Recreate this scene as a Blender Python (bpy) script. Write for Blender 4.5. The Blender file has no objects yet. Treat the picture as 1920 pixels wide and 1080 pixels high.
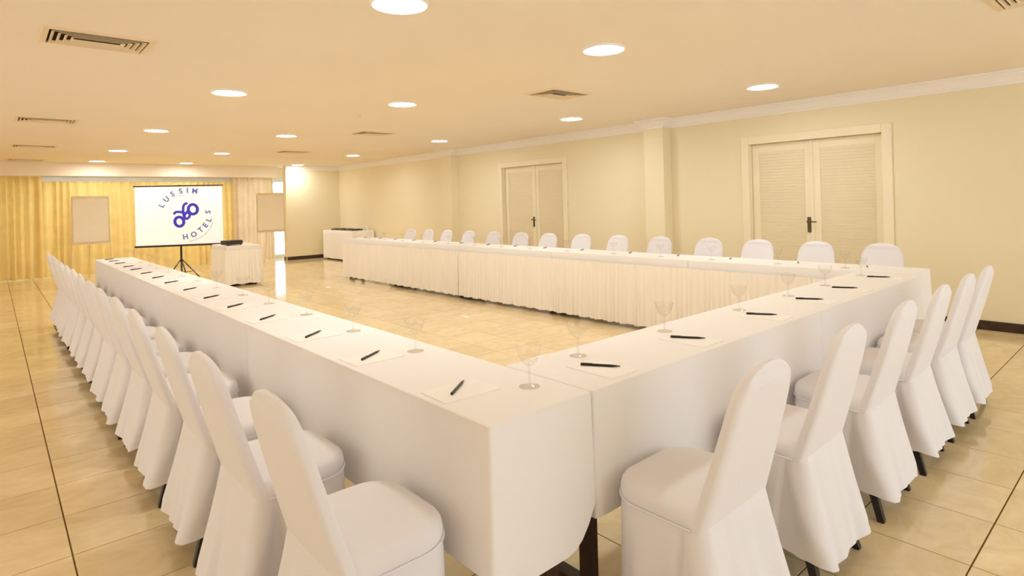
import bpy, bmesh, math, random
from mathutils import Vector, Matrix, Euler
random.seed(7)
S = bpy.context.scene
COL = S.collection
PI = math.pi

# ------------------------------------------------------------------ camera
H = 1.35
cam = bpy.data.cameras.new('camera'); camo = bpy.data.objects.new('camera', cam); COL.objects.link(camo)
F_PX, YAW, ROLL, CY = 1107.3, 0.7222, -0.0268, 378.8
cam.sensor_width = 36; cam.lens = F_PX / 1920 * 36
cam.shift_x = 0; cam.shift_y = (CY - 540) / 1920
cam.clip_start = 0.02; cam.clip_end = 200
fw = Vector((math.sin(YAW), math.cos(YAW), 0)); rt = Vector((math.cos(YAW), -math.sin(YAW), 0)); up = Vector((0, 0, 1))
r2 = rt * math.cos(ROLL) + up * math.sin(ROLL); u2 = -rt * math.sin(ROLL) + up * math.cos(ROLL)
camo.matrix_world = Matrix(((r2.x, u2.x, -fw.x, 0), (r2.y, u2.y, -fw.y, 0), (r2.z, u2.z, -fw.z, H), (0, 0, 0, 1)))
S.camera = camo
def project(p):
    d = Vector(p) - Vector((0, 0, H)); z = d.dot(fw)
    if z < .05: return None
    return 960 + F_PX * d.dot(r2) / z, CY - F_PX * d.dot(u2) / z

# ------------------------------------------------------------------ world, daylight, added left fill, exposure
W = bpy.data.worlds.new('overcast sky'); S.world = W; W.use_nodes = True
W.node_tree.nodes['Background'].inputs[0].default_value = (.80, .90, 1, 1)
W.node_tree.nodes['Background'].inputs[1].default_value = 2.2
def area(name, loc, rot, sx, sy, power, col):
    l = bpy.data.lights.new(name, 'AREA'); l.shape = 'RECTANGLE'; l.size = sx; l.size_y = sy; l.energy = power; l.color = col
    o = bpy.data.objects.new(name, l); COL.objects.link(o); o.location = loc; o.rotation_euler = rot
    return o
DAY_FRONT, FILL_LEFT, LAMP = 800, 72, 62
area('daylight_front_window', (3.2, -3.62, 1.35), (PI/2, 0, PI), 6.4, 1.9, DAY_FRONT, (.66, .81, 1))
area('left_fill_light', (-4.03, 5.5, 1.30), (PI/2, 0, PI/2 + PI), 11, 1.75, FILL_LEFT, (.90, .95, .98))  # fill light added at the unseen left wall to brighten the left row
S.view_settings.view_transform = 'Standard'; S.view_settings.look = 'None'
S.view_settings.gamma = 1; S.view_settings.use_curve_mapping = False
S.view_settings.exposure = 0.44
S.cycles.max_bounces = 16; S.cycles.diffuse_bounces = 8; S.cycles.transparent_max_bounces = 24

# ------------------------------------------------------------------ materials
def mat(name, col, rough=.6, spec=.5, metal=0, noise=None, bump=None, emit=None, coat=0, sheen=0):
    m = bpy.data.materials.new(name); m.use_nodes = True
    nt = m.node_tree; b = nt.nodes['Principled BSDF']
    b.inputs['Base Color'].default_value = (*col, 1); b.inputs['Roughness'].default_value = rough
    b.inputs['Specular IOR Level'].default_value = spec; b.inputs['Metallic'].default_value = metal
    b.inputs['Coat Weight'].default_value = coat; b.inputs['Coat Roughness'].default_value = .05
    b.inputs['Sheen Weight'].default_value = sheen
    if noise:
        scale, amt = noise
        tc = nt.nodes.new('ShaderNodeNewGeometry'); n = nt.nodes.new('ShaderNodeTexNoise')
        n.inputs['Scale'].default_value = scale; n.inputs['Detail'].default_value = 4
        nt.links.new(tc.outputs['Position'], n.inputs['Vector'])
        r = nt.nodes.new('ShaderNodeValToRGB')
        r.color_ramp.elements[0].position = .3; r.color_ramp.elements[1].position = .7
        r.color_ramp.elements[0].color = (*[c * (1 - amt) for c in col], 1)
        r.color_ramp.elements[1].color = (*[min(1, c * (1 + amt)) for c in col], 1)
        nt.links.new(n.outputs['Fac'], r.inputs['Fac']); nt.links.new(r.outputs['Color'], b.inputs['Base Color'])
    if bump:
        scale, st = bump
        tc = nt.nodes.new('ShaderNodeNewGeometry'); n = nt.nodes.new('ShaderNodeTexNoise')
        n.inputs['Scale'].default_value = scale; n.inputs['Detail'].default_value = 3
        nt.links.new(tc.outputs['Position'], n.inputs['Vector'])
        bp = nt.nodes.new('ShaderNodeBump'); bp.inputs['Strength'].default_value = st; bp.inputs['Distance'].default_value = .01
        nt.links.new(n.outputs['Fac'], bp.inputs['Height']); nt.links.new(bp.outputs['Normal'], b.inputs['Normal'])
    if emit:
        b.inputs['Emission Color'].default_value = (*emit[0], 1); b.inputs['Emission Strength'].default_value = emit[1]
    return m

M = {}
M['ceiling'] = mat('ceiling paint', (.90, .82, .71), .9, .2, noise=(.6, .02))
M['wall'] = mat('cream wall paint', (.85, .765, .56), .75, .3, noise=(.8, .02), bump=(60, .03))
M['trim'] = mat('white plaster moulding', (.91, .88, .87), .6, .3)
M['door'] = mat('cream door enamel', (.88, .79, .60), .4, .4, noise=(3, .015))
M['base'] = mat('dark wood baseboard', (.045, .022, .012), .35, .5, noise=(9, .4))
M['grout'] = mat('dark grout', (.20, .115, .035), .9, .1)
M['cloth'] = mat('white table linen', (.90, .89, .91), .95, .1, bump=(14, .05), sheen=.15)
M['cover'] = mat('white chair cover fabric', (.83, .82, .87), .9, .15, bump=(22, .08), sheen=.2)
M['skirt'] = mat('cream pleated skirting', (.93, .88, .82), .9, .15, sheen=.2)
M['leg'] = mat('dark metal', (.025, .018, .015), .4, .4, noise=(20, .2))
M['wood'] = mat('dark table wood', (.07, .035, .022), .5, .3, noise=(8, .3))
M['curtain'] = mat('gold curtain fabric', (.87, .69, .29), .8, .2, noise=(4, .06), sheen=.3)
M['curtain_pale'] = mat('pale sheer curtain fabric', (.82, .68, .48), .8, .2, noise=(4, .05), sheen=.3)
def translucent(m, f):
    nt = m.node_tree; b = nt.nodes['Principled BSDF']; out = nt.nodes['Material Output']
    t = nt.nodes.new('ShaderNodeBsdfTranslucent'); mx = nt.nodes.new('ShaderNodeMixShader'); mx.inputs[0].default_value = f
    l = b.inputs['Base Color'].links
    if l: nt.links.new(l[0].from_socket, t.inputs['Color'])
    nt.links.new(b.outputs[0], mx.inputs[1]); nt.links.new(t.outputs[0], mx.inputs[2]); nt.links.new(mx.outputs[0], out.inputs['Surface'])
translucent(M['curtain'], .12); translucent(M['curtain_pale'], .2)
M['alu'] = mat('silver aluminium', (.72, .74, .75), .35, .5, metal=.6, noise=(5, .06))
M['pen'] = mat('black pen plastic', (.012, .010, .010), .3, .5, noise=(40, .2))
M['pen_metal'] = mat('dark grey pen clip', (.10, .09, .08), .3, .5, metal=.6)
M['paper'] = mat('white note paper', (.94, .93, .94), .8, .2, noise=(12, .01))
M['board'] = mat('white flip chart board', (.88, .80, .66), .5, .3, noise=(4, .02))
M['board_frame'] = mat('beige flip chart frame', (.80, .66, .44), .4, .5, noise=(10, .05))
M['black'] = mat('black plastic', (.015, .012, .010), .45, .4, noise=(25, .2))
M['dark'] = mat('painted duct shade', (.035, .022, .014), .9, .1)  # near-black colour stands in for the shade inside the duct
M['vent'] = mat('beige vent metal', (.84, .70, .50), .5, .3, noise=(6, .02))
M['lamp'] = mat('lit lamp glass', (1, 1, 1), .4, .3, emit=((.95, .98, .95), LAMP))
M['screen'] = mat('lit projection screen', (.85, .87, .86), .8, .1, emit=((.96, 1, .99), .22), noise=(1, .01))  # even glow stands in for the projector's light on the sheet
M['logo'] = mat('blue projected light', (.06, .05, .42), .8, .1, emit=((.05, .04, .5), .25))  # glowing colour imitates the projected emblem
M['letter'] = mat('slate blue projected lettering', (.16, .16, .38), .8, .1, emit=((.10, .10, .34), .3))  # glowing colour imitates the projected letters
M['brass'] = mat('aged bronze handle', (.13, .09, .05), .35, .5, metal=.7, noise=(30, .2))
M['projector'] = mat('charcoal projector shell', (.035, .03, .028), .4, .4, noise=(20, .2))
M['steel'] = mat('dull steel tray', (.13, .10, .06), .3, .5, metal=.6, noise=(15, .2))
M['china'] = mat('white glazed china', (.86, .83, .76), .2, .5, noise=(8, .01))

def tile_material():
    m = bpy.data.materials.new('polished cream tile'); m.use_nodes = True
    nt = m.node_tree; b = nt.nodes['Principled BSDF']
    geo = nt.nodes.new('ShaderNodeNewGeometry')
    mp = nt.nodes.new('ShaderNodeMapping'); mp.inputs['Scale'].default_value = (1.5, 2.2, 1)
    mp.inputs['Rotation'].default_value = (0, 0, .3)
    nt.links.new(geo.outputs['Position'], mp.inputs['Vector'])
    n = nt.nodes.new('ShaderNodeTexNoise'); n.inputs['Scale'].default_value = 3.2; n.inputs['Detail'].default_value = 7
    n.inputs['Roughness'].default_value = .6; n.inputs['Distortion'].default_value = 1.2
    nt.links.new(mp.outputs['Vector'], n.inputs['Vector'])
    r = nt.nodes.new('ShaderNodeValToRGB'); e = r.color_ramp.elements
    e[0].position = .30; e[0].color = (.75, .585, .335, 1); e[1].position = .72; e[1].color = (.88, .74, .48, 1)
    k = e.new(.5); k.color = (.82, .665, .405, 1)
    nt.links.new(n.outputs['Fac'], r.inputs['Fac'])
    oi = nt.nodes.new('ShaderNodeObjectInfo'); mr = nt.nodes.new('ShaderNodeMapRange')
    mr.inputs['To Min'].default_value = .93; mr.inputs['To Max'].default_value = 1.05
    nt.links.new(oi.outputs['Random'], mr.inputs['Value'])
    hsv = nt.nodes.new('ShaderNodeHueSaturation'); nt.links.new(mr.outputs['Result'], hsv.inputs['Value'])
    nt.links.new(r.outputs['Color'], hsv.inputs['Color']); nt.links.new(hsv.outputs['Color'], b.inputs['Base Color'])
    b.inputs['Roughness'].default_value = .11; b.inputs['Specular IOR Level'].default_value = .6
    return m
M['tile'] = tile_material()

def glass_material():
    m = bpy.data.materials.new('clear thin glass'); m.use_nodes = True
    nt = m.node_tree; nt.nodes.remove(nt.nodes['Principled BSDF'])
    out = nt.nodes['Material Output']
    tr = nt.nodes.new('ShaderNodeBsdfTransparent'); tr.inputs[0].default_value = (.97, .965, .95, 1)
    gl = nt.nodes.new('ShaderNodeBsdfGlossy'); gl.inputs['Roughness'].default_value = .03
    lw = nt.nodes.new('ShaderNodeLayerWeight'); lw.inputs['Blend'].default_value = .5
    pw = nt.nodes.new('ShaderNodeMath'); pw.operation = 'POWER'; pw.inputs[1].default_value = 3.5
    fr = nt.nodes.new('ShaderNodeMapRange'); fr.inputs['To Min'].default_value = .05; fr.inputs['To Max'].default_value = .6
    nt.links.new(lw.outputs['Facing'], pw.inputs[0]); nt.links.new(pw.outputs[0], fr.inputs['Value'])
    mx = nt.nodes.new('ShaderNodeMixShader')
    nt.links.new(fr.outputs[0], mx.inputs[0]); nt.links.new(tr.outputs[0], mx.inputs[1]); nt.links.new(gl.outputs[0], mx.inputs[2])
    nt.links.new(mx.outputs[0], out.inputs['Surface'])
    return m
M['glass'] = glass_material()

# ------------------------------------------------------------------ mesh helpers
def add_box(bm, x0, x1, y0, y1, z0, z1, bevel=0, mtx=None):
    vs = [bm.verts.new((x, y, z)) for z in (z0, z1) for y in (y0, y1) for x in (x0, x1)]
    fs = [bm.faces.new([vs[i] for i in q]) for q in ((0, 2, 3, 1), (4, 5, 7, 6), (0, 1, 5, 4), (2, 6, 7, 3), (0, 4, 6, 2), (1, 3, 7, 5))]
    if bevel:
        es = list({e for f in fs for e in f.edges})
        g = bmesh.ops.bevel(bm, geom=es, offset=bevel, segments=2, affect='EDGES', profile=.5)
        vs = list({v for f in g['faces'] for v in f.verts} | {v for v in vs if v.is_valid})
    if mtx is not None: bmesh.ops.transform(bm, matrix=mtx, verts=[v for v in vs if v.is_valid])
def add_cyl(bm, p0, p1, r0, r1=None, n=12, caps=True):
    r1 = r0 if r1 is None else r1
    p0, p1 = Vector(p0), Vector(p1); d = (p1 - p0).normalized()
    a = d.orthogonal().normalized(); b = d.cross(a)
    ra = [bm.verts.new(p0 + (a * math.cos(t) + b * math.sin(t)) * r0) for t in [2 * PI * i / n for i in range(n)]]
    rb = [bm.verts.new(p1 + (a * math.cos(t) + b * math.sin(t)) * r1) for t in [2 * PI * i / n for i in range(n)]]
    for i in range(n): bm.faces.new((ra[i], ra[(i+1) % n], rb[(i+1) % n], rb[i]))
    if caps: bm.faces.new(ra[::-1]); bm.faces.new(rb)
def add_lathe(bm, prof, n=24, c=(0, 0, 0)):
    rings = []
    for r, z in prof:
        if r < 1e-5: rings.append([bm.verts.new((c[0], c[1], c[2] + z))])
        else: rings.append([bm.verts.new((c[0] + r * math.cos(2*PI*i/n), c[1] + r * math.sin(2*PI*i/n), c[2] + z)) for i in range(n)])
    for A, B in zip(rings, rings[1:]):
        for i in range(n):
            j = (i + 1) % n
            if len(A) == 1 and len(B) == 1: continue
            if len(A) == 1: bm.faces.new((A[0], B[j], B[i]))
            elif len(B) == 1: bm.faces.new((A[i], A[j], B[0]))
            else: bm.faces.new((A[i], A[j], B[j], B[i]))
def add_loft(bm, rings, cap0=True, cap1=True, close=True):
    R = [[bm.verts.new(p) for p in r] for r in rings]; n = len(R[0])
    for A, B in zip(R, R[1:]):
        for i in range(n if close else n - 1):
            j = (i + 1) % n; bm.faces.new((A[i], A[j], B[j], B[i]))
    if cap0: bm.faces.new(R[0][::-1])
    if cap1: bm.faces.new(R[-1])
def add_sweep(bm, path, r, n=8):
    pts = [Vector(p) for p in path]; rings = []
    a = None
    for i, p in enumerate(pts):
        t = (pts[min(i+1, len(pts)-1)] - pts[max(i-1, 0)]).normalized()
        a = t.orthogonal().normalized() if a is None else (a - t * a.dot(t)).normalized()
        b = t.cross(a)
        rings.append([p + (a * math.cos(2*PI*k/n) + b * math.sin(2*PI*k/n)) * r for k in range(n)])
    add_loft(bm, rings)
def mesh(name, bm, m, smooth=False, fixn=True):
    if fixn: bmesh.ops.recalc_face_normals(bm, faces=bm.faces)
    me = bpy.data.meshes.new(name); bm.to_mesh(me); bm.free(); me.materials.append(m)
    if smooth:
        for p in me.polygons: p.use_smooth = True
        try: me.set_sharp_from_angle(angle=math.radians(50))
        except Exception: pass
    return me
def obj(name, data, parent=None, loc=None, rot=None):
    o = bpy.data.objects.new(name, data); COL.objects.link(o)
    if parent: o.parent = parent
    if loc is not None: o.location = loc
    if rot is not None: o.rotation_euler = rot
    return o
def build(name, bm, m, parent=None, smooth=False, loc=None, rot=None, fixn=True):
    return obj(name, mesh(name, bm, m, smooth, fixn), parent, loc, rot)
def tag(o, label, cat, group=None):
    o['label'] = label; o['category'] = cat
    if group: o['group'] = group
    return o
def thing(name, label, cat, loc=(0, 0, 0), rz=0, group=None):
    return tag(obj(name, None, None, loc, (0, 0, rz)), label, cat, group)
def struct(name, bm, m, parent=None, smooth=False):
    o = build(name, bm, m, parent, smooth)
    if parent is None: o['kind'] = 'structure'
    return o
def copy_tree(o, parent=None):
    c = o.copy(); COL.objects.link(c)
    if parent: c.parent = parent
    for ch in list(o.children): copy_tree(ch, c)
    return c
ORD = ['first', 'second', 'third', 'fourth', 'fifth', 'sixth', 'seventh', 'eighth', 'ninth', 'tenth', 'eleventh', 'twelfth',
       'thirteenth', 'fourteenth', 'fifteenth', 'sixteenth']

# ------------------------------------------------------------------ room shell
XW, XL, YF, YB, ZC = 7.15, -4.0, -3.5, 16.3, 2.45
D1, D2 = (2.10, 3.60), (6.80, 8.38)
DH = 2.0
bm = bmesh.new(); add_box(bm, XL - .2, XW + .3, YF - .2, YB + .4, -.2, -.004); floor = struct('floor', bm, M['grout'])
bm = bmesh.new(); add_box(bm, XL - .2, XW + .3, YF - .2, YB + .4, ZC, ZC + .2); struct('ceiling', bm, M['ceiling'])
bm = bmesh.new(); add_box(bm, XL, 5.66, 15.72, 15.86, 2.16, ZC - .001, .006); struct('trim_bulkhead', bm, M['ceiling'])
bm = bmesh.new()
for y0, y1 in ((YF, D1[0]), (D1[1], D2[0]), (D2[1], YB + .2)): add_box(bm, XW, XW + .2, y0, y1, 0, ZC)
for d in (D1, D2):
    add_box(bm, XW, XW + .2, d[0], d[1], DH, ZC); add_box(bm, XW + .18, XW + .2, d[0], d[1], 0, DH)
struct('wall_right', bm, M['wall'])
bm = bmesh.new(); add_box(bm, 5.69, XW, 15.25, 15.45, 0, ZC); struct('wall_back', bm, M['wall'])
bm = bmesh.new()
add_box(bm, XL - .2, XL, YF, 0, 0, ZC); add_box(bm, XL - .2, XL, 11, YB + .2, 0, ZC); add_box(bm, XL - .2, XL - .1, 0, 11, .4, 2.2)  # shallow closed recess added to hold the left fill light
add_box(bm, XL - .2, XL, 0, 11, 0, .4); add_box(bm, XL - .2, XL, 0, 11, 2.2, ZC)
struct('wall_left', bm, M['wall'])
bm = bmesh.new()
add_box(bm, XL - .2, 0, YF - .2, YF, 0, ZC); add_box(bm, 6.4, XW + .2, YF - .2, YF, 0, ZC)
add_box(bm, 0, 6.4, YF - .2, YF, 0, .4); add_box(bm, 0, 6.4, YF - .2, YF, 2.3, ZC)
struct('wall_front', bm, M['wall'])
PIL = [(4.72, 5.04), (9.75, 10.07)]
for i, (a, b) in enumerate(PIL):
    bm = bmesh.new(); add_box(bm, XW - .19, XW, a, b, 0, ZC - .001, .004); struct('wall_pilaster.%03d' % i if i else 'wall_pilaster', bm, M['wall'])
# baseboards
bm = bmesh.new()
segs = [(YF, D1[0] - .1), (D1[1] + .1, PIL[0][0]), (PIL[0][1], D2[0] - .1), (D2[1] + .1, PIL[1][0]), (PIL[1][1], 15.25)]
for a, b in segs: add_box(bm, XW - .016, XW, a, b, 0, .09, .003)
for a, b in PIL:
    add_box(bm, XW - .206, XW - .19, a - .016, b + .016, 0, .09, .003)
    add_box(bm, XW - .19, XW, a - .016, a, 0, .09); add_box(bm, XW - .19, XW, b, b + .016, 0, .09)
struct('baseboard_right', bm, M['base'])
bm = bmesh.new(); add_box(bm, 5.674, XW - .016, 15.234, 15.25, 0, .09, .003); add_box(bm, 5.674, 5.69, 15.25, 15.45, 0, .09, .003)
struct('baseboard_back', bm, M['base'])
# crown moulding: profile swept along the right wall, round the pilasters and the return wall
prof = [(0, .125), (.012, .125), (.014, .108), (.028, .095), (.040, .072), (.058, .050), (.072, .040), (.075, .026), (.098, .020), (.10, 0), (0, 0)]
def cornice(bm, pts):
    # pts: plan polyline; outward (room side) = left normal
    rings = []
    P = [Vector(p) for p in pts]
    for i, p in enumerate(P):
        n = []
        if i: d = (P[i] - P[i-1]).normalized(); n.append(Vector((-d.y, d.x)))
        if i < len(P) - 1: d = (P[i+1] - P[i]).normalized(); n.append(Vector((-d.y, d.x)))
        if len(n) == 2: m_ = (n[0] + n[1]); m_ = m_ / max(.2, m_.dot(n[0]))
        else: m_ = n[0]
        rings.append([(p.x + m_.x * o, p.y + m_.y * o, ZC - .001 - dz) for o, dz in prof])
    add_loft(bm, rings)
bm = bmesh.new()
x1 = XW - .19
cornice(bm, [(XW, YF), (XW, PIL[0][0]), (x1, PIL[0][0]), (x1, PIL[0][1]), (XW, PIL[0][1]), (XW, PIL[1][0]), (x1, PIL[1][0]), (x1, PIL[1][1]),
             (XW, PIL[1][1]), (XW, 15.25), (5.69, 15.25)])
struct('trim_1', bm, M['trim'])

# ------------------------------------------------------------------ doors with louvres
slat_me = None
def make_door(n, d, mid, ajar=0):
    global slat_me
    root = obj('door_%d' % n, None, None, (XW, 0, 0)); root['kind'] = 'structure'
    bm = bmesh.new()
    t = .085
    for a, b in ((d[0] - t, d[0] + .012), (d[1] - .012, d[1] + t)): add_box(bm, -.022, .0, a, b, 0, DH + t, .005)
    add_box(bm, -.022, .0, d[0] + .012, d[1] - .012, DH - .012, DH + t, .005)
    for a, b in ((d[0], d[0] + .012), (d[1] - .012, d[1])): add_box(bm, .0, .17, a, b, 0, DH)
    add_box(bm, 0, .17, d[0] + .012, d[1] - .012, DH - .012, DH)
    build('door_frame', bm, M['door'], root)
    for k, (a, b) in enumerate(((d[0] + .016, mid - .002), (mid + .002, d[1] - .016))):
        w = b - a; st, rl = .085, .10
        bm = bmesh.new()
        add_box(bm, .072, .108, a, a + st, .008, DH - .016, .003); add_box(bm, .072, .108, b - st, b, .008, DH - .016, .003)
        for z0, z1 in ((.008, .16), (DH - .016 - rl, DH - .016)): add_box(bm, .074, .106, a + st, b - st, z0, z1)
        if k: add_box(bm, .060, .072, a - .014, a + .026, .008, DH - .016, .003)
        leaf = build('door_leaf', bm, M['door'], root)
        bm = bmesh.new(); sw = w - 2 * st + .006
        add_box(bm, -.004, .004, -sw/2, sw/2, -.023, .023); sl = mesh('slat', bm, M['door'])
        z = .185
        zs = []
        while z < DH - .016 - rl - .012:
            zs.append(z)
            z += .0365
        for z in zs: obj('slat', sl, leaf, (.09, (a + b)/2, z), (0, math.radians(-22), 0))
    hb = bmesh.new(); hy = mid + .045
    add_box(hb, .055, .062, hy - .022, hy + .022, .90, 1.08, .004)
    add_cyl(hb, (.055, hy, 1.03), (.008, hy, 1.03), .009); add_cyl(hb, (.008, hy + .008, 1.03), (.008, hy - .10, 1.025), .010, .007)
    add_cyl(hb, (.058, hy, .945), (.045, hy, .945), .012)
    build('handle', hb, M['brass'], root)
    return root
make_door(1, D1, 2.86)
make_door(2, D2, 7.56)

# ------------------------------------------------------------------ back glazing and curtains
win = obj('window_1', None, None, (0, 0, 0)); win['kind'] = 'structure'
bm = bmesh.new()
WX0, WX1, WY = XL, XW, 16.25
n = 11; step = (WX1 - WX0) / n
for i in range(n + 1):
    x = WX0 + step * i
    add_box(bm, max(WX0, x - .03), min(WX1, x + .03), WY - .03, WY + .03, 0, 2.16)
add_box(bm, WX0, WX1, WY - .031, WY + .031, 0, .10); add_box(bm, WX0, WX1, WY - .031, WY + .031, 2.06, 2.16)
build('window_frame', bm, M['alu'], win)
for i in range(n):
    bm = bmesh.new(); add_box(bm, WX0 + step*i + .03, WX0 + step*(i+1) - .03, WY - .004, WY + .004, .10, 2.06)
    build('pane', bm, M['glass'], win)
bm = bmesh.new(); add_box(bm, WX0, WX1, WY - .05, WY + .15, 2.16, ZC); struct('wall_window_head', bm, M['wall'])
bm = bmesh.new(); add_box(bm, WX0, 5.66, 16.02, 16.10, 2.02, 2.16, .01); struct('trim_curtain_rail', bm, M['alu'])

def curtain(name, x0, x1, y, z0, z1, m, label, seed, amp=.060, per=.16):
    rnd = random.Random(seed); bm = bmesh.new(); L = x1 - x0
    n = int(L / .018); rows = 8
    ph = 0; xs = []; phs = []
    pw = per
    for i in range(n + 1):
        if i % 9 == 0: pw = per * rnd.uniform(.65, 1.5)
        ph += L / n / pw * 2 * PI; xs.append(x0 + L * i / n); phs.append(ph)
    V = []
    for r in range(rows + 1):
        v = r / rows; z = z1 + (z0 - z1) * v; row = []
        for x, p in zip(xs, phs):
            a = amp * (.55 + .45 * v)
            row.append(bm.verts.new((x + .012 * math.cos(p) * v, y + a * math.sin(p) + .012 * math.sin(p * .37 + 2) * v, z + (.008 * math.sin(p * .5) if r == rows else 0))))
        V.append(row)
    for A, B in zip(V, V[1:]):
        for i in range(n): bm.faces.new((A[i], A[i+1], B[i+1], B[i]))
    o = build(name, bm, m, None, True)
    return tag(o, label, 'curtain', 'curtains along the back window')
curtain('curtain', -3.97, .80, 15.88, .015, 2.155, M['curtain'], 'gold floor-length curtain left of the silver rail, reaching up to the bulkhead', 1)
curtain('curtain', .70, 4.70, 15.96, .015, 2.05, M['curtain'], 'gold pleated curtain hanging under the silver rail, behind the lit projection screen', 2)
curtain('curtain', 4.58, 5.58, 15.87, .015, 2.155, M['curtain_pale'], 'paler gathered curtain at the bright glass strip, behind the flip chart beside the wall', 3, .035, .12)

# ------------------------------------------------------------------ floor tiles
T = .40; G = .0055
bm = bmesh.new()
add_loft(bm, [[(sx * (T/2 - G/2 - i), sy * (T/2 - G/2 - i), z) for sx, sy in ((-1, -1), (1, -1), (1, 1), (-1, 1))] for i, z in ((0, -.004), (0, -.0012), (.0012, 0))], cap0=False)
tile_me = mesh('tile', bm, M['tile'])
boxes = [((.985, 1.235, .2), (1.40, 9.3, .75)), ((1.40, 1.235, .3), (4.95, 1.66, .75)), ((4.98, 1.3, .05), (5.43, 10.5, .75)),
         ((.57, 1.4, .1), (.98, 9.2, .46)), ((1.5, .82, .1), (4.9, 1.23, .46)), ((.52, 1.4, .1), (.6, 9.2, .8))]
def hidden(p):
    o = Vector((0, 0, H)); d = Vector(p) - o
    for lo, hi in boxes:
        t0, t1 = 0, .999
        for k in range(3):
            if abs(d[k]) < 1e-9:
                if not lo[k] <= o[k] <= hi[k]: t0 = 2
                continue
            a, b = (lo[k] - o[k]) / d[k], (hi[k] - o[k]) / d[k]
            t0 = max(t0, min(a, b)); t1 = min(t1, max(a, b))
        if t0 < t1: return True
    return False
cells = []
ix0 = math.floor((XL - .213) / T); ix1 = math.ceil((XW - .213) / T); iy0 = math.floor((YF - .925) / T); iy1 = math.ceil((16.25 - .925) / T)
for ix in range(ix0, ix1):
    for iy in range(iy0, iy1):
        x0, y0 = .213 + T * ix, .925 + T * iy; cx, cy = x0 + T/2, y0 + T/2
        a = 0
        q = [project((x0 + T * i, y0 + T * j, 0)) for i, j in ((0, 0), (1, 0), (1, 1), (0, 1))]
        if all(q):
            inside = any(-10 < u < 1930 and -10 < v < 1090 for u, v in q)
            vis = sum(not hidden((x0 + T * i, y0 + T * j, 0)) for i in (.1, .5, .9) for j in (.1, .5, .9))
            if inside and vis:
                a = abs(sum(q[i][0] * q[(i+1) % 4][1] - q[(i+1) % 4][0] * q[i][1] for i in range(4))) / 2 * vis / 9
        cells.append((a, cx, cy))
cells.sort(reverse=True)
bm = bmesh.new()
for k, (a, cx, cy) in enumerate(cells):
    if k < 300 and a > 0: obj('tile', tile_me, floor, (cx, cy, 0))
    else:
        h = T/2 - G/2
        x0, x1, y0, y1 = max(cx - h, XL), min(cx + h, XW), max(cy - h, YF), min(cy + h, 16.22)
        if x1 - x0 < .01 or y1 - y0 < .01: continue
        add_loft(bm, [[(x, y, z) for x, y in ((x0, y0), (x1, y0), (x1, y1), (x0, y1))] for z in (-.004, 0)], cap0=False)
o = build('tile', bm, M['tile'], floor); o['kind'] = 'stuff'

# ------------------------------------------------------------------ tables, cloths, skirts
def make_table(x0, x1, y0, y1, label, cat_group, ztop=.742, name='banquet_table'):
    t = thing(name, label, 'table', ((x0 + x1)/2, (y0 + y1)/2, 0), 0, cat_group)
    hx, hy = (x1 - x0)/2 - .012, (y1 - y0)/2 - .012
    bm = bmesh.new(); add_box(bm, -hx, hx, -hy, hy, ztop - .028, ztop, .004); build('tabletop', bm, M['wood'], t)
    bm = bmesh.new()
    ex, ey = hx - .05, hy - .05
    for s in (-1, 1):
        add_box(bm, -ex, ex, s * ey - .012, s * ey + .012, ztop - .078, ztop - .028); add_box(bm, s * ex - .012, s * ex + .012, -ey, ey, ztop - .078, ztop - .028)
    build('apron', bm, M['wood'], t)
    along_y = ey > ex
    for e in (-1, 1):
        bm = bmesh.new(); w = ex if along_y else ey; c = e * ((ey if along_y else ex) - .03)
        def tb(u0, u1, v0, v1, z0, z1, bv=0):     # u runs across the table, v along it
            add_box(bm, *((u0, u1, v0, v1) if along_y else (v0, v1, u0, u1)), z0, z1, bv)
        tb(-w, w, c - .03, c + .03, 0, .05, .006)
        for s_ in (-1, 1): tb(s_ * w * .62 - .028, s_ * w * .62 + .028, c - .016, c + .016, .049, ztop - .03)
        tb(-w, w, c - .02, c + .02, ztop - .07, ztop - .028)
        build('leg', bm, M['wood'], t)
    return t
def rr_points(x0, x1, y0, y1, r, step):
    """closed outline with corner arcs: (point, outward normal, side) ; sides 0 -Y, 1 +X, 2 +Y, 3 -X"""
    P = []
    def seg(a, b, nrm, side):
        n = max(1, int((Vector(b) - Vector(a)).length / step))
        for i in range(n): P.append((Vector(a).lerp(Vector(b), i / n), Vector(nrm), side))
    def arc(c, a0, side):
        for i in range(4):
            t = a0 + PI/2 * i / 4; nn = Vector((math.cos(t), math.sin(t))); P.append((Vector(c) + nn * r, nn, side))
    seg((x0 + r, y0), (x1 - r, y0), (0, -1), 0); arc((x1 - r, y0 + r), -PI/2, 0)
    seg((x1, y0 + r), (x1, y1 - r), (1, 0), 1); arc((x1 - r, y1 - r), 0, 1)
    seg((x1 - r, y1), (x0 + r, y1), (0, 1), 2); arc((x0 + r, y1 - r), PI/2, 2)
    seg((x0, y1 - r), (x0, y0 + r), (-1, 0), 3); arc((x0 + r, y0 + r), PI, 3)
    return P
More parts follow.
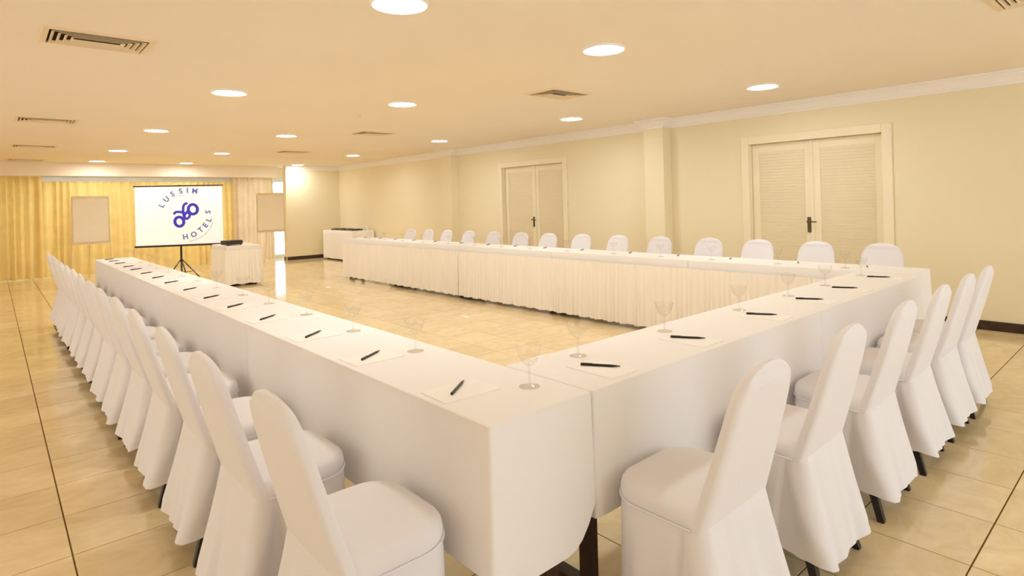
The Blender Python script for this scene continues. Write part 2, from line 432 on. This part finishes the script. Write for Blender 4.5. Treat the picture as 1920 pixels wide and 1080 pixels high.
def make_cloth(x0, x1, y0, y1, hem, label, seed, amp=(.004,) * 4, ztop=.75, m='cloth', group='white cloths along the conference tables', name='tablecloth', droop=None):
    rnd = random.Random(seed); a1, a2, a3 = [rnd.uniform(0, 6) for _ in range(3)]
    P = rr_points(x0, x1, y0, y1, .010, .03); bm = bmesh.new(); rows = []
    cx, cy = (x0 + x1)/2, (y0 + y1)/2
    rows.append([(p.x - n.x * .008, p.y - n.y * .008, ztop) for p, n, s in P])
    rows.append([(p.x - n.x * .002, p.y - n.y * .002, ztop - .001) for p, n, s in P])
    rows.append([(p.x, p.y, ztop - .003) for p, n, s in P])
    K = 7
    for k in range(1, K + 1):
        v = k / K; R = []
        for i, (p, n, s) in enumerate(P):
            q = p.x + p.y
            w = math.sin(q * 9 + a1) * .5 + math.sin(q * 17 + a2) * .3 + math.sin(q * 31 + a3) * .2
            h = hem[s]
            if droop: h = droop(p, n, s, h)
            o = amp[s] * v * (1 + w) + (.002 * v if amp[s] else 0)
            R.append((p.x + n.x * o, p.y + n.y * o, ztop - .003 + (h - ztop + .003) * v + (.004 * w if k == K else 0)))
        rows.append(R)
    add_loft(bm, rows, cap0=True, cap1=False)
    o = build(name, bm, M[m], None, True)
    return tag(o, label, 'tablecloth', group)
def make_skirt(path, z0, z1, label, seed, m='skirt', amp=.020, per=.062, group='pleated skirts of the long far table', name='table_skirt'):
    """path: plan polyline, room side on the left of travel"""
    rnd = random.Random(seed); bm = bmesh.new(); pts = []
    P = [Vector(p) for p in path]
    for i in range(len(P) - 1):
        d = P[i+1] - P[i]; L = d.length; n = max(2, int(L / .0075)); d.normalize(); nn = Vector((-d.y, d.x))
        for k in range(n + (i == len(P) - 2)): pts.append((P[i] + d * L * k / n, nn))
    ph = 0; phs = []; am = []
    pw, a, ta = per, 1, 1
    for i in range(len(pts)):
        if i % 7 == 0: pw = per * rnd.uniform(.6, 1.7); ta = rnd.uniform(.35, 1.3)
        a += (ta - a) * .2
        ph += .0075 / pw * 2 * PI; phs.append(ph); am.append(a)
    R = []
    for k in range(7):
        v = k / 6; row = []
        for (p, nn), f, a in zip(pts, phs, am):
            w = 2 * abs(math.sin(f / 2)) ** .6 - 1
            o = amp * a * w * (.25 + .75 * v) + .016 * v * .7 + amp
            row.append((p.x + nn.x * o, p.y + nn.y * o, z1 + (z0 - z1) * v + (.006 * math.sin(f * .31) if k == 6 else 0)))
        R.append(row)
    add_loft(bm, R, False, False, close=False)
    o = build(name, bm, M[m], None, True, fixn=False)
    return tag(o, label, 'table skirt', group)

# row along the gold-curtain side (left), row nearest the camera (front), row along the doors (right)
LX0, LX1, LY0, LY1 = .985, 1.40, 1.235, 9.30
nL = 4; st = (LY1 - LY0) / nL
def end_droop(p, n, s, h):
    # the cloth end hangs with rounded lower corners
    if s == 0 and n.y < -.9:
        d = LX1 - p.x
        return h + .13 * max(0, 1 - d / .13) ** 2
    if n.x > .2 and p.y < LY0 + .02: return h + .13
    return h
LW = ['nearest the camera, ending at the corner', 'second from the near corner', 'third from the near corner', 'at the far end toward the curtains']
for i in range(nL):
    a, b = LY0 + st * i, LY0 + st * (i + 1) - .001
    make_table(LX0, LX1, a, b, 'dark narrow table under the left long row, ' + LW[i], 'banquet tables under the white cloths')
    make_cloth(LX0, LX1, a, b, (.285, .33, .33, .33), 'smooth white tablecloth on the left long row, ' + LW[i], 10 + i, (.004, .0, .0, .004), droop=end_droop if i == 0 else None)
FX0, FX1, FY0, FY1 = 1.405, 4.95, 1.235, 1.66
FW = ['joining the near corner', 'toward the wall with louvred doors']
for i in range(2):
    w = (FX1 - FX0) / 2; a, b = FX0 + w * i, FX0 + w * (i + 1) - .001
    make_table(a, b, FY0, FY1, 'dark narrow table under the short front row, ' + FW[i], 'banquet tables under the white cloths')
    make_cloth(a, b, FY0, FY1, (.35, .35, .35, .35), 'smooth white tablecloth on the short front row, ' + FW[i], 20 + i, (.005, .0, .003, .0))
RX0, RX1, RY0, RY1 = 4.985, 5.435, 1.30, 10.50
nR = 5; st = (RY1 - RY0) / nR
RWD = ['at the end nearest the camera', 'second from the near end', 'in the middle of the row', 'second from the far end', 'at the far end by the buffet']
for i in range(nR):
    a, b = RY0 + st * i, RY0 + st * (i + 1) - .001
    make_table(RX0, RX1, a, b, 'dark narrow table under the skirted row, ' + RWD[i], 'banquet tables under the white cloths')
    make_cloth(RX0, RX1, a, b, (.33 if i == 0 else .66, .33, .66, .665), 'white tablecloth above the pleated skirts, ' + RWD[i], 30 + i, (.012 if i == 0 else 0, .006, .0, .003))
    make_skirt([(RX0 - .004, max(a, 1.70)), (RX0 - .004, b + .006)][::1], .045, .672, 'cream pleated skirt facing the open middle, ' + RWD[i], 40 + i)

# projector table with its skirt
make_table(3.06, 3.63, 11.02, 11.95, 'small skirted table carrying the projector in front of the screen', None, .702, 'projector_table')
make_cloth(3.06, 3.63, 11.02, 11.95, (.63, .63, .63, .63), 'cream cloth over the small projector table', 50, (.002,) * 4, .71, 'skirt', None)
make_skirt([(3.056, 11.94), (3.056, 11.016), (3.634, 11.016), (3.634, 11.94)][::-1], .04, .64, 'cream pleated skirt around the small projector table', 51, group=None)
# buffet table in the far corner
make_table(6.50, 7.10, 13.25, 14.90, 'buffet table under a white cloth in the far corner by the wall', None, .742, 'buffet_table')
make_cloth(6.50, 7.10, 13.25, 14.90, (.035, .035, .035, .035), 'long white cloth reaching the floor over the buffet in the corner', 52, (.004,) * 4, .75, 'cloth', None)

# ------------------------------------------------------------------ covered banquet chair
def seat_outline(n=160, hxr=.197, hxf=.196, y0=-.138, y1=.180, rf=.115, rr=.035):
    pts = []
    def arc(c, r, a0, a1, k):
        for i in range(k): t = a0 + (a1 - a0) * i / k; pts.append(Vector((c[0] + r * math.cos(t), c[1] + r * math.sin(t))))
    arc((hxr - rr, y0 + rr), rr, -PI/2, 0, 12)
    arc((hxf - rf, y1 - rf), rf, 0, PI/2, 24)
    arc((-hxf + rf, y1 - rf), rf, PI/2, PI, 24)
    arc((-hxr + rr, y0 + rr), rr, PI, 1.5 * PI, 12)
    # resample evenly
    L = [0]; m = len(pts)
    for i in range(m): L.append(L[-1] + (pts[(i+1) % m] - pts[i]).length)
    out = []; j = 0
    for k in range(n):
        s = L[-1] * k / n
        while L[j+1] < s: j += 1
        f = (s - L[j]) / max(1e-9, L[j+1] - L[j]); out.append(pts[j % m].lerp(pts[(j+1) % m], f))
    res = []
    for i in range(n):
        d = (out[(i+1) % n] - out[i-1]).normalized(); res.append((out[i], Vector((d.y, -d.x))))
    return res
def chair_meshes(seed):
    rnd = random.Random(seed)
    O = seat_outline(); c = Vector((0, .01))
    # cushion
    bm = bmesh.new(); rings = []
    for ins, z in ((.02, .420), (.004, .427), (-.003, .441), (-.005, .457), (-.001, .475), (.006, .486), (.020, .493)):
        rings.append([(p.x - n.x * ins, p.y - n.y * ins, z) for p, n in O])
    for f, z in ((.72, .498), (.42, .502), (.15, .503)):
        rings.append([((p.x - c.x) * f + c.x, (p.y - c.y) * f + c.y, z) for p, n in O])
    add_loft(bm, rings); seat = mesh('seat', bm, M['cover'], True)
    # backrest
    bm = bmesh.new(); rings = []
    zt, zb = .888, .43
    levels = [zb + (.755 - zb) * i / 8 for i in range(9)] + [.755 + (zt - .755) * math.sin(PI/2 * i / 11) for i in range(1, 12)]
    for z in levels:
        t = (z - zb) / (zt - zb); w = .200 - .048 * t
        if z > .755: w *= max(.02, 1 - ((z - .755) / (zt - .755)) ** 2.6) ** (1 / 2.6) if z < zt - 1e-6 else .12
        yc = -.116 - .128 * t - .004 * math.sin(t * PI); th = (.019 - .003 * t)
        if z > .84: th *= max(.45, 1 - ((z - .84) / (zt - .84)) ** 2 * .55)
        R = []
        for k in range(40):
            a = 2 * PI * k / 40; ca, sa = math.cos(a), math.sin(a)
            ex = .16
            R.append((w * abs(ca) ** ex * (1 if ca > 0 else -1), yc + th * abs(sa) ** .32 * (1 if sa > 0 else -1) - .010 * (1 - abs(ca) ** 3) * (1 if t < .9 else .4), z))
        rings.append(R)
    add_loft(bm, rings); back = mesh('backrest', bm, M['cover'], True)
    # skirt of the cover
    bm = bmesh.new(); K = 10; R = []; n = len(O)
    f1, f2, f3 = rnd.uniform(0, 6), rnd.uniform(0, 6), rnd.uniform(0, 6)
    for k in range(K + 1):
        v = k / K; row = []
        for i, (p, nn) in enumerate(O):
            rear = max(0, -nn.y) ** 2; front = max(0, nn.y)
            s = i / n * 2 * PI
            cr = 0; groove = 0
            for sx in (-1, 1):
                d = (p - Vector((sx * .195, -.126))).length
                cr += math.exp(-(d / .07) ** 2)
                g = (p - Vector((sx * .197, -.088))).length
                groove += max(0, min(1, (.006 + .052 * v - g) / .012))
            fold = math.sin(s * 7 + f1) * .5 + math.sin(s * 13 + f2) * .35 + math.sin(s * 19 + f3) * .2
            flare = .024 * (1 - .75 * front) + .058 * rear + .020 * cr
            o = .004 + flare * v ** 1.15 + .013 * fold * v ** 1.3 * (1 - .6 * front) - .046 * groove * v ** .7
            if k == 0: o -= .004
            ztop = .437 + .040 * rear * (1 if nn.y < -.5 else 0)
            zb_ = .092 + .009 * fold + .016 * groove - .012 * front
            row.append((p.x + nn.x * o, p.y + nn.y * o - .002 * rear * (1 - v), ztop + (zb_ - ztop) * v))
        R.append(row)
    add_loft(bm, R, False, False); skirt = mesh('skirt', bm, M['cover'], True)
    # piping line between cushion and skirt
    bm = bmesh.new(); pp = [(p.x + nn.x * .006, p.y + nn.y * .006, .437) for p, nn in O if p.y > -.115]
    i0 = next((i for i in range(len(pp)) if (Vector(pp[i]) - Vector(pp[i-1])).length > .05), 0)
    add_sweep(bm, pp[i0:] + pp[:i0], .0035, 6); pipe = mesh('piping', bm, M['cover'], True)
    legs = []
    for sx in (-1, 1):
        for sy in (-1, 1):
            bm = bmesh.new(); x, y = sx * (.158 if sy < 0 else .145), (.13 if sy > 0 else -.128)
            add_loft(bm, [[(x + sx * e + a * w, y + sy * e * (1.8 if sy < 0 else 1) + b * w, z) for a, b in ((-1, -1), (1, -1), (1, 1), (-1, 1))] for z, w, e in ((.0, .012, .030), (.01, .013, .029), (.14, .015, .006), (.405, .016, -.020))])
            legs.append(mesh('leg', bm, M['leg']))
    return seat, back, skirt, pipe, legs
protos = []
VAR = [chair_meshes(s) for s in (3, 11, 23)]
used = set()
def make_chair(k, x, y, rz, label, group):
    if k not in used:
        used.add(k); seat, back, skirt, pipe, legs = VAR[k]
        t = thing('banquet_chair', label, 'chair', (x, y, 0), rz, group)
        obj('seat', seat, t); obj('backrest', back, t); sk = obj('skirt', skirt, t); obj('piping', pipe, sk)
        for l in legs: obj('leg', l, t)
        protos.append(t); VAR[k] = t
        return t
    t = copy_tree(VAR[k]); t.location = (x, y, 0); t.rotation_euler = (0, 0, rz); t['label'] = label; t['group'] = group
    return t
PEN_L = [1.56, 2.145, 2.705, 3.313, 3.884, 4.413, 4.994, 5.615, 6.138, 6.671, 7.222, 7.674, 8.255, 8.711, 9.09]
PEN_F = [1.624, 2.200, 2.876, 3.465, 4.011, 4.660]
PEN_R = [1.693, 2.235, 2.865, 3.437, 4.045, 4.755, 5.388, 5.95, 6.535, 7.172, 7.878, 8.50, 9.10, 9.65, 10.2]
CH_F = [1.615, 2.25, 2.89, 3.48, 4.02, 4.50]
CH_L = [1.505, 2.10, 2.67] + [y - .03 for y in PEN_L[3:11]] + [7.78, 8.33, 8.88]
CH_R = [1.80, 2.36, 2.95, 3.53, 4.17, 4.80, 5.42, 6.05, 6.66, 7.32, 7.96, 8.62, 9.22, 9.82]
rnd = random.Random(5)
for i, x in enumerate(CH_F):
    w = ['closest to the near corner', 'second from the near corner', 'third from the near corner', 'fourth from the near corner', 'second from its wall end', 'at its wall end'][i]
    make_chair(i % 3, x, 1.02 + (.0, .0, .004, .006, .008, .008)[i], math.radians(rnd.uniform(-2.5, 2.5)), 'white covered chair at the short front row, ' + w, 'white chairs along the front row')
for i, y in enumerate(CH_L):
    w = 'closest to the camera' if i == 0 else 'last one toward the curtains' if i == 13 else ORD[i] + ' from the near corner'
    make_chair((i + 1) % 3, (.765 if i == 0 else .742) + rnd.uniform(-.008, .004), y + .015, -PI/2 + math.radians(rnd.uniform(-2, 2)), 'white covered chair along the left aisle, ' + w, 'white chairs along the left aisle')
for i, yy in enumerate(CH_R):
    w = 'nearest the camera' if i == 0 else 'last one toward the buffet' if i == 13 else ORD[i] + ' from the near end'
    make_chair((i + 2) % 3, 5.80 + rnd.uniform(-.01, .02), yy, PI/2 + math.radians(rnd.uniform(-2, 2)), 'white covered chair along the louvred-door wall, ' + w, 'white chairs along the door wall')

# ------------------------------------------------------------------ place settings: pads, pens, glasses
bm = bmesh.new(); add_box(bm, -.105, .105, -.074, .074, 0, .0025); pad_me = mesh('note_pad', bm, M['paper'])
bm = bmesh.new(); add_cyl(bm, (-.070, 0, .0045), (.045, 0, .0045), .0045, .0045, 10); add_cyl(bm, (.045, 0, .0045), (.072, 0, .0045), .0042, .0015, 10)
pen_me = mesh('pen', bm, M['pen'], True)
bm = bmesh.new(); add_box(bm, -.066, -.028, -.0012, .0012, .0088, .0102); add_box(bm, -.068, -.064, -.0012, .0012, .006, .0102); clip_me = mesh('clip', bm, M['pen_metal'])
def gl(profile):
    bm = bmesh.new(); add_lathe(bm, profile, 20); return mesh('glass', bm, M['glass'], True)
bowl_me = gl([(0, .069), (.013, .072), (.025, .083), (.035, .102), (.041, .130), (.0405, .131)])
stem_me = gl([(0, .0), (.034, .0), (.034, .002), (.018, .0045), (.006, .009), (.0038, .018), (.0034, .055), (.0055, .066), (.003, .070), (0, .0705)])
def pen_at(x, y, a, label, group):
    t = thing('pen', label, 'pen', (x, y, .7528), a, group); obj('barrel', pen_me, t); obj('clip', clip_me, t)
def glass_at(x, y, label, group):
    t = thing('water_glass', label, 'glass', (x, y, .7502), 0, group); obj('bowl', bowl_me, t); obj('stem', stem_me, t)
ZP = .7502
def word(i, n, far):
    return 'closest to the camera' if i == 0 else far if i == n - 1 else ORD[i] + ' from the near end'
for i, y in enumerate(PEN_L):
    w = word(i, 15, 'last toward the curtains')
    tag(obj('note_pad', pad_me, None, (1.115, y - .02, ZP), (0, 0, math.radians(rnd.uniform(-2, 2)))), 'white note pad on the left long table, ' + w, 'note pad', 'note pads on the left table')
    pen_at(1.12, y, math.radians(36 + rnd.uniform(-3, 3)), 'black pen on the left long table, ' + w, 'pens on the left table')
    glass_at(1.30 + rnd.uniform(-.012, .012), y - .06 if i else 1.41, 'clear stemmed glass on the left long table, ' + w, 'glasses on the left table')
for i, x in enumerate(PEN_F):
    w = word(i, 6, 'last toward the doors')
    tag(obj('note_pad', pad_me, None, (x - .01, 1.372, ZP), (0, 0, PI/2 + math.radians(rnd.uniform(-2, 2)))), 'white note pad on the short front table, ' + w, 'note pad', 'note pads on the front table')
    pen_at(x, 1.39 + .006 * i, math.radians(-58 - i * 1.3), 'black pen on the short front table, ' + w, 'pens on the front table')
    glass_at(x + .06, 1.55, 'clear stemmed glass on the short front table, ' + w, 'glasses on the front table')
for i, y in enumerate(PEN_R):
    w = word(i, 15, 'last toward the buffet')
    tag(obj('note_pad', pad_me, None, (5.31, y, ZP), (0, 0, math.radians(rnd.uniform(-2, 2)))), 'white note pad on the long skirted table, ' + w, 'note pad', 'note pads on the skirted table')
    pen_at(5.29, y, math.radians(20 + 1.2 * i), 'black pen on the long skirted table, ' + w, 'pens on the skirted table')
    glass_at(5.12, y + .10, 'clear stemmed glass on the long skirted table, ' + w, 'glasses on the skirted table')

# ------------------------------------------------------------------ projector, buffet things
t = thing('projector', 'low charcoal projector on the small skirted table', 'projector', (3.21, 11.26, .7102), .2)
bm = bmesh.new(); add_box(bm, -.15, .15, -.11, .11, .015, .09, .012); build('body', bm, M['projector'], t)
bm = bmesh.new(); add_cyl(bm, (.06, .10, .052), (.06, .135, .052), .032, .030, 20); build('lens', bm, M['black'], t, True)
bm = bmesh.new(); add_box(bm, -.09, -.01, -.06, .02, .0895, .093, .001); build('control_panel', bm, M['steel'], t)
for sx, sy in ((-.12, -.08), (.12, -.08), (.0, .09)):
    bm = bmesh.new(); add_cyl(bm, (sx, sy, 0), (sx, sy, .02), .012, .012, 10); build('foot', bm, M['black'], t)
for i, y in enumerate((13.55, 13.98, 14.42)):
    w = ['nearest the camera', 'between the other two', 'against the far corner'][i]
    t = thing('serving_tray', 'dark serving tray on the white buffet cloth, ' + w, 'tray', (6.72, y, .7502), 0, 'serving trays on the buffet')
    bm = bmesh.new(); hx, hy = .15, .17
    add_loft(bm, [[(sx * (hx - a), sy * (hy - a), z) for sx, sy in ((-1, -1), (1, -1), (1, 1), (-1, 1))] for a, z in ((.015, 0), (0, .035), (.008, .035), (.022, .006))]); build('pan', bm, M['steel'], t)
    for s in (-1, 1):
        bm = bmesh.new(); add_sweep(bm, [(-.05, s * (hy - .002), .03), (-.05, s * (hy + .02), .045), (.05, s * (hy + .02), .045), (.05, s * (hy - .002), .03)], .005); build('handle', bm, M['black'], t, True)
for i, (x, y) in enumerate(((6.95, 13.42), (6.98, 13.60), (6.93, 13.30))):
    w = ['between the other two cups', 'behind the other two cups', 'at the front edge'][i]
    t = thing('coffee_cup', 'white china cup on the buffet by the wall, ' + w, 'cup', (x, y, .7502), i, 'white cups on the buffet')
    bm = bmesh.new(); add_lathe(bm, [(0, 0), (.025, 0), (.03, .01), (.042, .05), (.045, .085), (.042, .085), (.038, .05), (.026, .014), (0, .012)]); build('body', bm, M['china'], t, True)
    bm = bmesh.new(); add_sweep(bm, [(.042, 0, .07), (.062, 0, .068), (.068, 0, .05), (.058, 0, .032), (.037, 0, .028)], .005); build('handle', bm, M['china'], t, True)

# ------------------------------------------------------------------ projection screen with its picture
PL, PR = Vector((2.03, 13.20)), Vector((3.43, 12.50))
mid = (PL + PR) / 2; d = PR - PL; SW = d.length; ang = math.atan2(d.y, d.x)
t = thing('projection_screen', 'lit white projection screen on a tripod showing a blue hotel emblem', 'screen', (mid.x, mid.y, 0), ang)
ZB, ZT = .70, 1.825
bm = bmesh.new(); add_box(bm, -SW/2 + .02, SW/2 - .02, -.004, .004, ZB, ZT); build('screen_sheet', bm, M['screen'], t)
bm = bmesh.new(); add_box(bm, -SW/2, SW/2, -.022, .022, ZB - .035, ZB, .008); build('lower_bar', bm, M['black'], t)
bm = bmesh.new(); add_box(bm, -SW/2, SW/2, -.018, .018, ZT, ZT + .022, .006); build('upper_bar', bm, M['black'], t)
bm = bmesh.new(); add_box(bm, -.016, .016, .024, .056, .12, ZT + .03, .003); build('pole', bm, M['black'], t)
for a in (-2.1, -.35, 1.6):
    bm = bmesh.new(); c, s_ = math.cos(a), math.sin(a)
    add_cyl(bm, (.02 * c, .04 + .02 * s_, .40), (.42 * c, .04 + .42 * s_, .008), .011, .011, 8); add_cyl(bm, (.02 * c, .04 + .02 * s_, .16), (.24 * c, .04 + .24 * s_, .18), .006, .006, 6)
    build('leg', bm, M['black'], t)
# emblem and lettering, taken over from the picture on the screen (plan: x 0..1 across, y 0..1 down)
def sp(u, v, off=-.0055): return Vector((-SW/2 + SW * u, off, ZT - (ZT - ZB) * v))
def q6(px, py):   # position on the screen sheet from its own drawing grid
    u = (px - 88) / (1290 - 88); top = 172 + (150 - 172) * u; bot = 945 + (868 - 945) * u
    return u, (py - top) / (bot - top)
def ribbon(bm, pts, w, y=-.0052):
    P = [sp(*q6(*p), off=y) for p in pts]; n = len(P); L, R = [], []
    for i, p in enumerate(P):
        tt = (P[min(i+1, n-1)] - P[max(i-1, 0)]).normalized(); nn = Vector((-tt.z, 0, tt.x))
        L.append(p + nn * w/2); R.append(p - nn * w/2)
    rings = [[l, r, r + Vector((0, .0012, 0)), l + Vector((0, .0012, 0))] for l, r in zip(L, R)]
    add_loft(bm, rings)
def spline(ctrl, k=10):
    P = [Vector(c) for c in ctrl]; P = [P[0] * 2 - P[1]] + P + [P[-1] * 2 - P[-2]]; out = []
    for i in range(1, len(P) - 2):
        for j in range(k):
            s = j / k; a, b, c, e = P[i-1], P[i], P[i+1], P[i+2]
            out.append(.5 * ((2*b) + (c - a)*s + (2*a - 5*b + 4*c - e)*s*s + (3*b - a - 3*c + e)*s**3))
    out.append(P[-2]); return [(p.x, p.y) for p in out]
emb1 = [(800, 375), (765, 385), (742, 420), (738, 470), (745, 530), (770, 572), (805, 565), (826, 530), (812, 498), (770, 488)]
ring2 = [(870 + 62 * math.cos(a), 452 + 62 * math.sin(a)) for a in [PI * .9 + 2 * PI * i / 24 for i in range(25)]]
emb2 = [(612, 522), (630, 497), (665, 488), (715, 492), (765, 505), (800, 480), (812, 440)]
ring1 = [(683 + 60 * math.cos(a), 614 + 60 * math.sin(a)) for a in [-PI * .1 + 2 * PI * i / 24 for i in range(25)]]
emb3 = [(742, 600), (750, 560), (760, 520), (790, 495), (820, 500)]
bm = bmesh.new()
for k, c in enumerate((spline(emb1), ring2, spline(emb2), ring1, spline(emb3))): ribbon(bm, c, .054 if k in (1, 3) else .046, -.0052 - .0003 * k)
build('emblem', bm, M['logo'], t)
def letter(bm, ch, pos, size, rot):
    cu = bpy.data.curves.new('glyph', 'FONT'); cu.body = ch; cu.size = size; cu.align_x = 'CENTER'; cu.align_y = 'CENTER'; cu.extrude = .0006; cu.offset = .0045; cu.resolution_u = 4
    ob = bpy.data.objects.new('glyph', cu); COL.objects.link(ob)
    bpy.context.view_layer.update()
    me = bpy.data.meshes.new_from_object(ob.evaluated_get(bpy.context.evaluated_depsgraph_get()))
    me.transform(Matrix.Translation(pos) @ Matrix.Rotation(PI/2, 4, 'X') @ Matrix.Rotation(rot, 4, 'Z'))
    bm.from_mesh(me); bpy.data.meshes.remove(me); bpy.data.objects.remove(ob); bpy.data.curves.remove(cu)
for ch, px, py, r in (('L', 455, 410, 58), ('U', 520, 330, 42), ('S', 602, 262, 26), ('S', 712, 225, 12), ('I', 803, 215, 2), ('M', 902, 222, -8),
                      ('H', 760, 808, 8), ('O', 875, 775, 22), ('T', 970, 715, 38), ('E', 1035, 655, 52), ('L', 1085, 585, 66), ('S', 1078, 485, 84)):
    bm = bmesh.new(); letter(bm, ch, sp(*q6(px, py), off=-.006), .135, math.radians(r)); build('letter', bm, M['letter'], t)
bm = bmesh.new(); ribbon(bm, spline([(800, 868), (880, 845), (970, 805), (1045, 750), (1110, 670), (1140, 600)]), .007)
ribbon(bm, spline([(620, 300), (690, 280), (780, 278)]), .006); build('underline', bm, M['letter'], t)

# ------------------------------------------------------------------ flip charts
def flip_chart(x, y, label, w=.63, zb=.745, zt=1.70, rz=0):
    t = thing('flip_chart', label, 'flip chart', (x, y, 0), rz, 'flip charts beside the screen')
    tilt = .05
    bm = bmesh.new(); add_box(bm, -w/2, w/2, .0, .016, zb, zt, .004); build('board', bm, M['board_frame'], t)
    bm = bmesh.new(); add_box(bm, -w/2 + .025, w/2 - .025, -.007, 0, zb + .03, zt - .05, .002); build('paper_pad', bm, M['board'], t)
    bm = bmesh.new(); add_box(bm, -w/2 + .01, w/2 - .01, -.016, .0, zt - .05, zt - .02, .004); build('clamp_bar', bm, M['board_frame'], t)
    bm = bmesh.new(); add_box(bm, -w/2, w/2, -.05, .0, zb - .02, zb, .004); build('pen_tray', bm, M['board_frame'], t)
    for s in (-1, 1):
        bm = bmesh.new(); add_cyl(bm, (s * (w/2 - .01), .024, zt - .02), (s * (w/2 + .02), -.03, 0), .011, .011, 8); build('leg', bm, M['board_frame'], t, True)
    bm = bmesh.new(); add_cyl(bm, (0, .024, zt - .05), (0, .55, 0), .011, .011, 8); build('leg', bm, M['board_frame'], t, True)
    return t
flip_chart(1.50, 14.6, 'cream flip chart on its easel before the gold curtain, between curtain folds and screen')
flip_chart(5.07, 14.6, 'cream flip chart beside the bright glass strip near the projecting wall', .66, .80, 1.73)

# ------------------------------------------------------------------ ceiling lights, vents, detector
bm = bmesh.new(); add_lathe(bm, [(.128, -.002), (.128, -.010), (.150, -.016), (.158, -.010), (.160, 0), (.128, -.0)], 32); ring_me = mesh('trim_ring', bm, M['trim'], True)
bm = bmesh.new(); add_lathe(bm, [(0, -.006), (.126, -.006), (.127, -.001), (0, -.001)], 32); disc_me = mesh('lamp', bm, M['lamp'])
ROWS = [(1.69, [2.80, 5.88, 9.15, 12.4, 15.1], 'over the left long table'), (3.37, [2.77, 5.58, 8.95, 12.3, 15.1], 'over the open middle of the tables'),
        (5.86, [2.78, 5.40, 8.52, 11.8, 14.85], 'over the row by the doors')]
for x, ys, w in ROWS:
    for i, y in enumerate(ys):
        k = ['nearest the camera', 'second from the camera', 'middle one', 'second from the far end', 'at the far end'][i]
        t = thing('downlight', 'round ceiling downlight %s, %s' % (w, k), 'ceiling light', (x, y, ZC), 0, 'ceiling downlights')
        obj('trim_ring', ring_me, t); obj('lamp', disc_me, t)
def vent_meshes(hx, hy):
    bm = bmesh.new()
    def frame(a, b, z0, z1):   # ring between rectangles
        add_loft(bm, [[(sx * (hx - e), sy * (hy - e), z) for sx, sy in ((-1, -1), (1, -1), (1, 1), (-1, 1))] for e, z in ((0, 0), (a, z0), (b, z1), (b, 0))], False, False)
    frame(.004, .035, -.010, -.012)
    fr = mesh('vent_frame', bm, M['vent'])
    bm = bmesh.new(); add_box(bm, -hx + .03, hx - .03, -hy + .03, hy - .03, -.0015, -.0005); bk = mesh('duct_shade_plate', bm, M['dark'])  # dark plate imitating the shaded hollow, the ceiling has no hole
    blades = []
    e = .062
    while e < hy - .02:
        bm = bmesh.new()
        add_loft(bm, [[(sx * (hx - q), sy * (hy - q), z) for sx, sy in ((-1, -1), (1, -1), (1, 1), (-1, 1))] for q, z in ((e, -.0015), (e - .016, -.016), (e - .013, -.017), (e + .003, -.0015))], False, False)
        blades.append(mesh('blade', bm, M['vent'])); e += .034
    return fr, bk, blades
VM = vent_meshes(.29, .21)
VENTS = [(.53, 4.55, 'over the left aisle, nearest the camera'), (.50, 8.7, 'over the left aisle, second from the camera'), (.53, 12.1, 'over the left aisle, third from the camera'), (.53, 15.2, 'over the left aisle, by the curtains'),
         (4.38, .52, 'over the front row, in the ceiling corner of the view'), (4.40, 4.22, 'over the open middle, nearest the camera'), (4.36, 8.1, 'over the open middle, second from the camera'), (4.45, 11.5, 'over the open middle, farthest from the camera')]
for x, y, w in VENTS:
    t = thing('air_vent', 'beige slotted ceiling vent ' + w, 'air vent', (x, y, ZC), 0, 'ceiling air vents')
    obj('vent_frame', VM[0], t); obj('duct_shade_plate', VM[1], t)
    for b in VM[2]: obj('blade', b, t)
t = thing('smoke_detector', 'small cream detector on the ceiling between two lines of downlights', 'detector', (3.32, 6.55, ZC))
bm = bmesh.new(); add_lathe(bm, [(0, -.028), (.03, -.028), (.045, -.018), (.05, 0), (0, 0)], 24); build('body', bm, M['vent'], t, True)
bm = bmesh.new(); add_lathe(bm, [(.024, -.028), (.024, -.036), (.0, -.038)], 16); build('sensor_cap', bm, M['trim'], t, True)
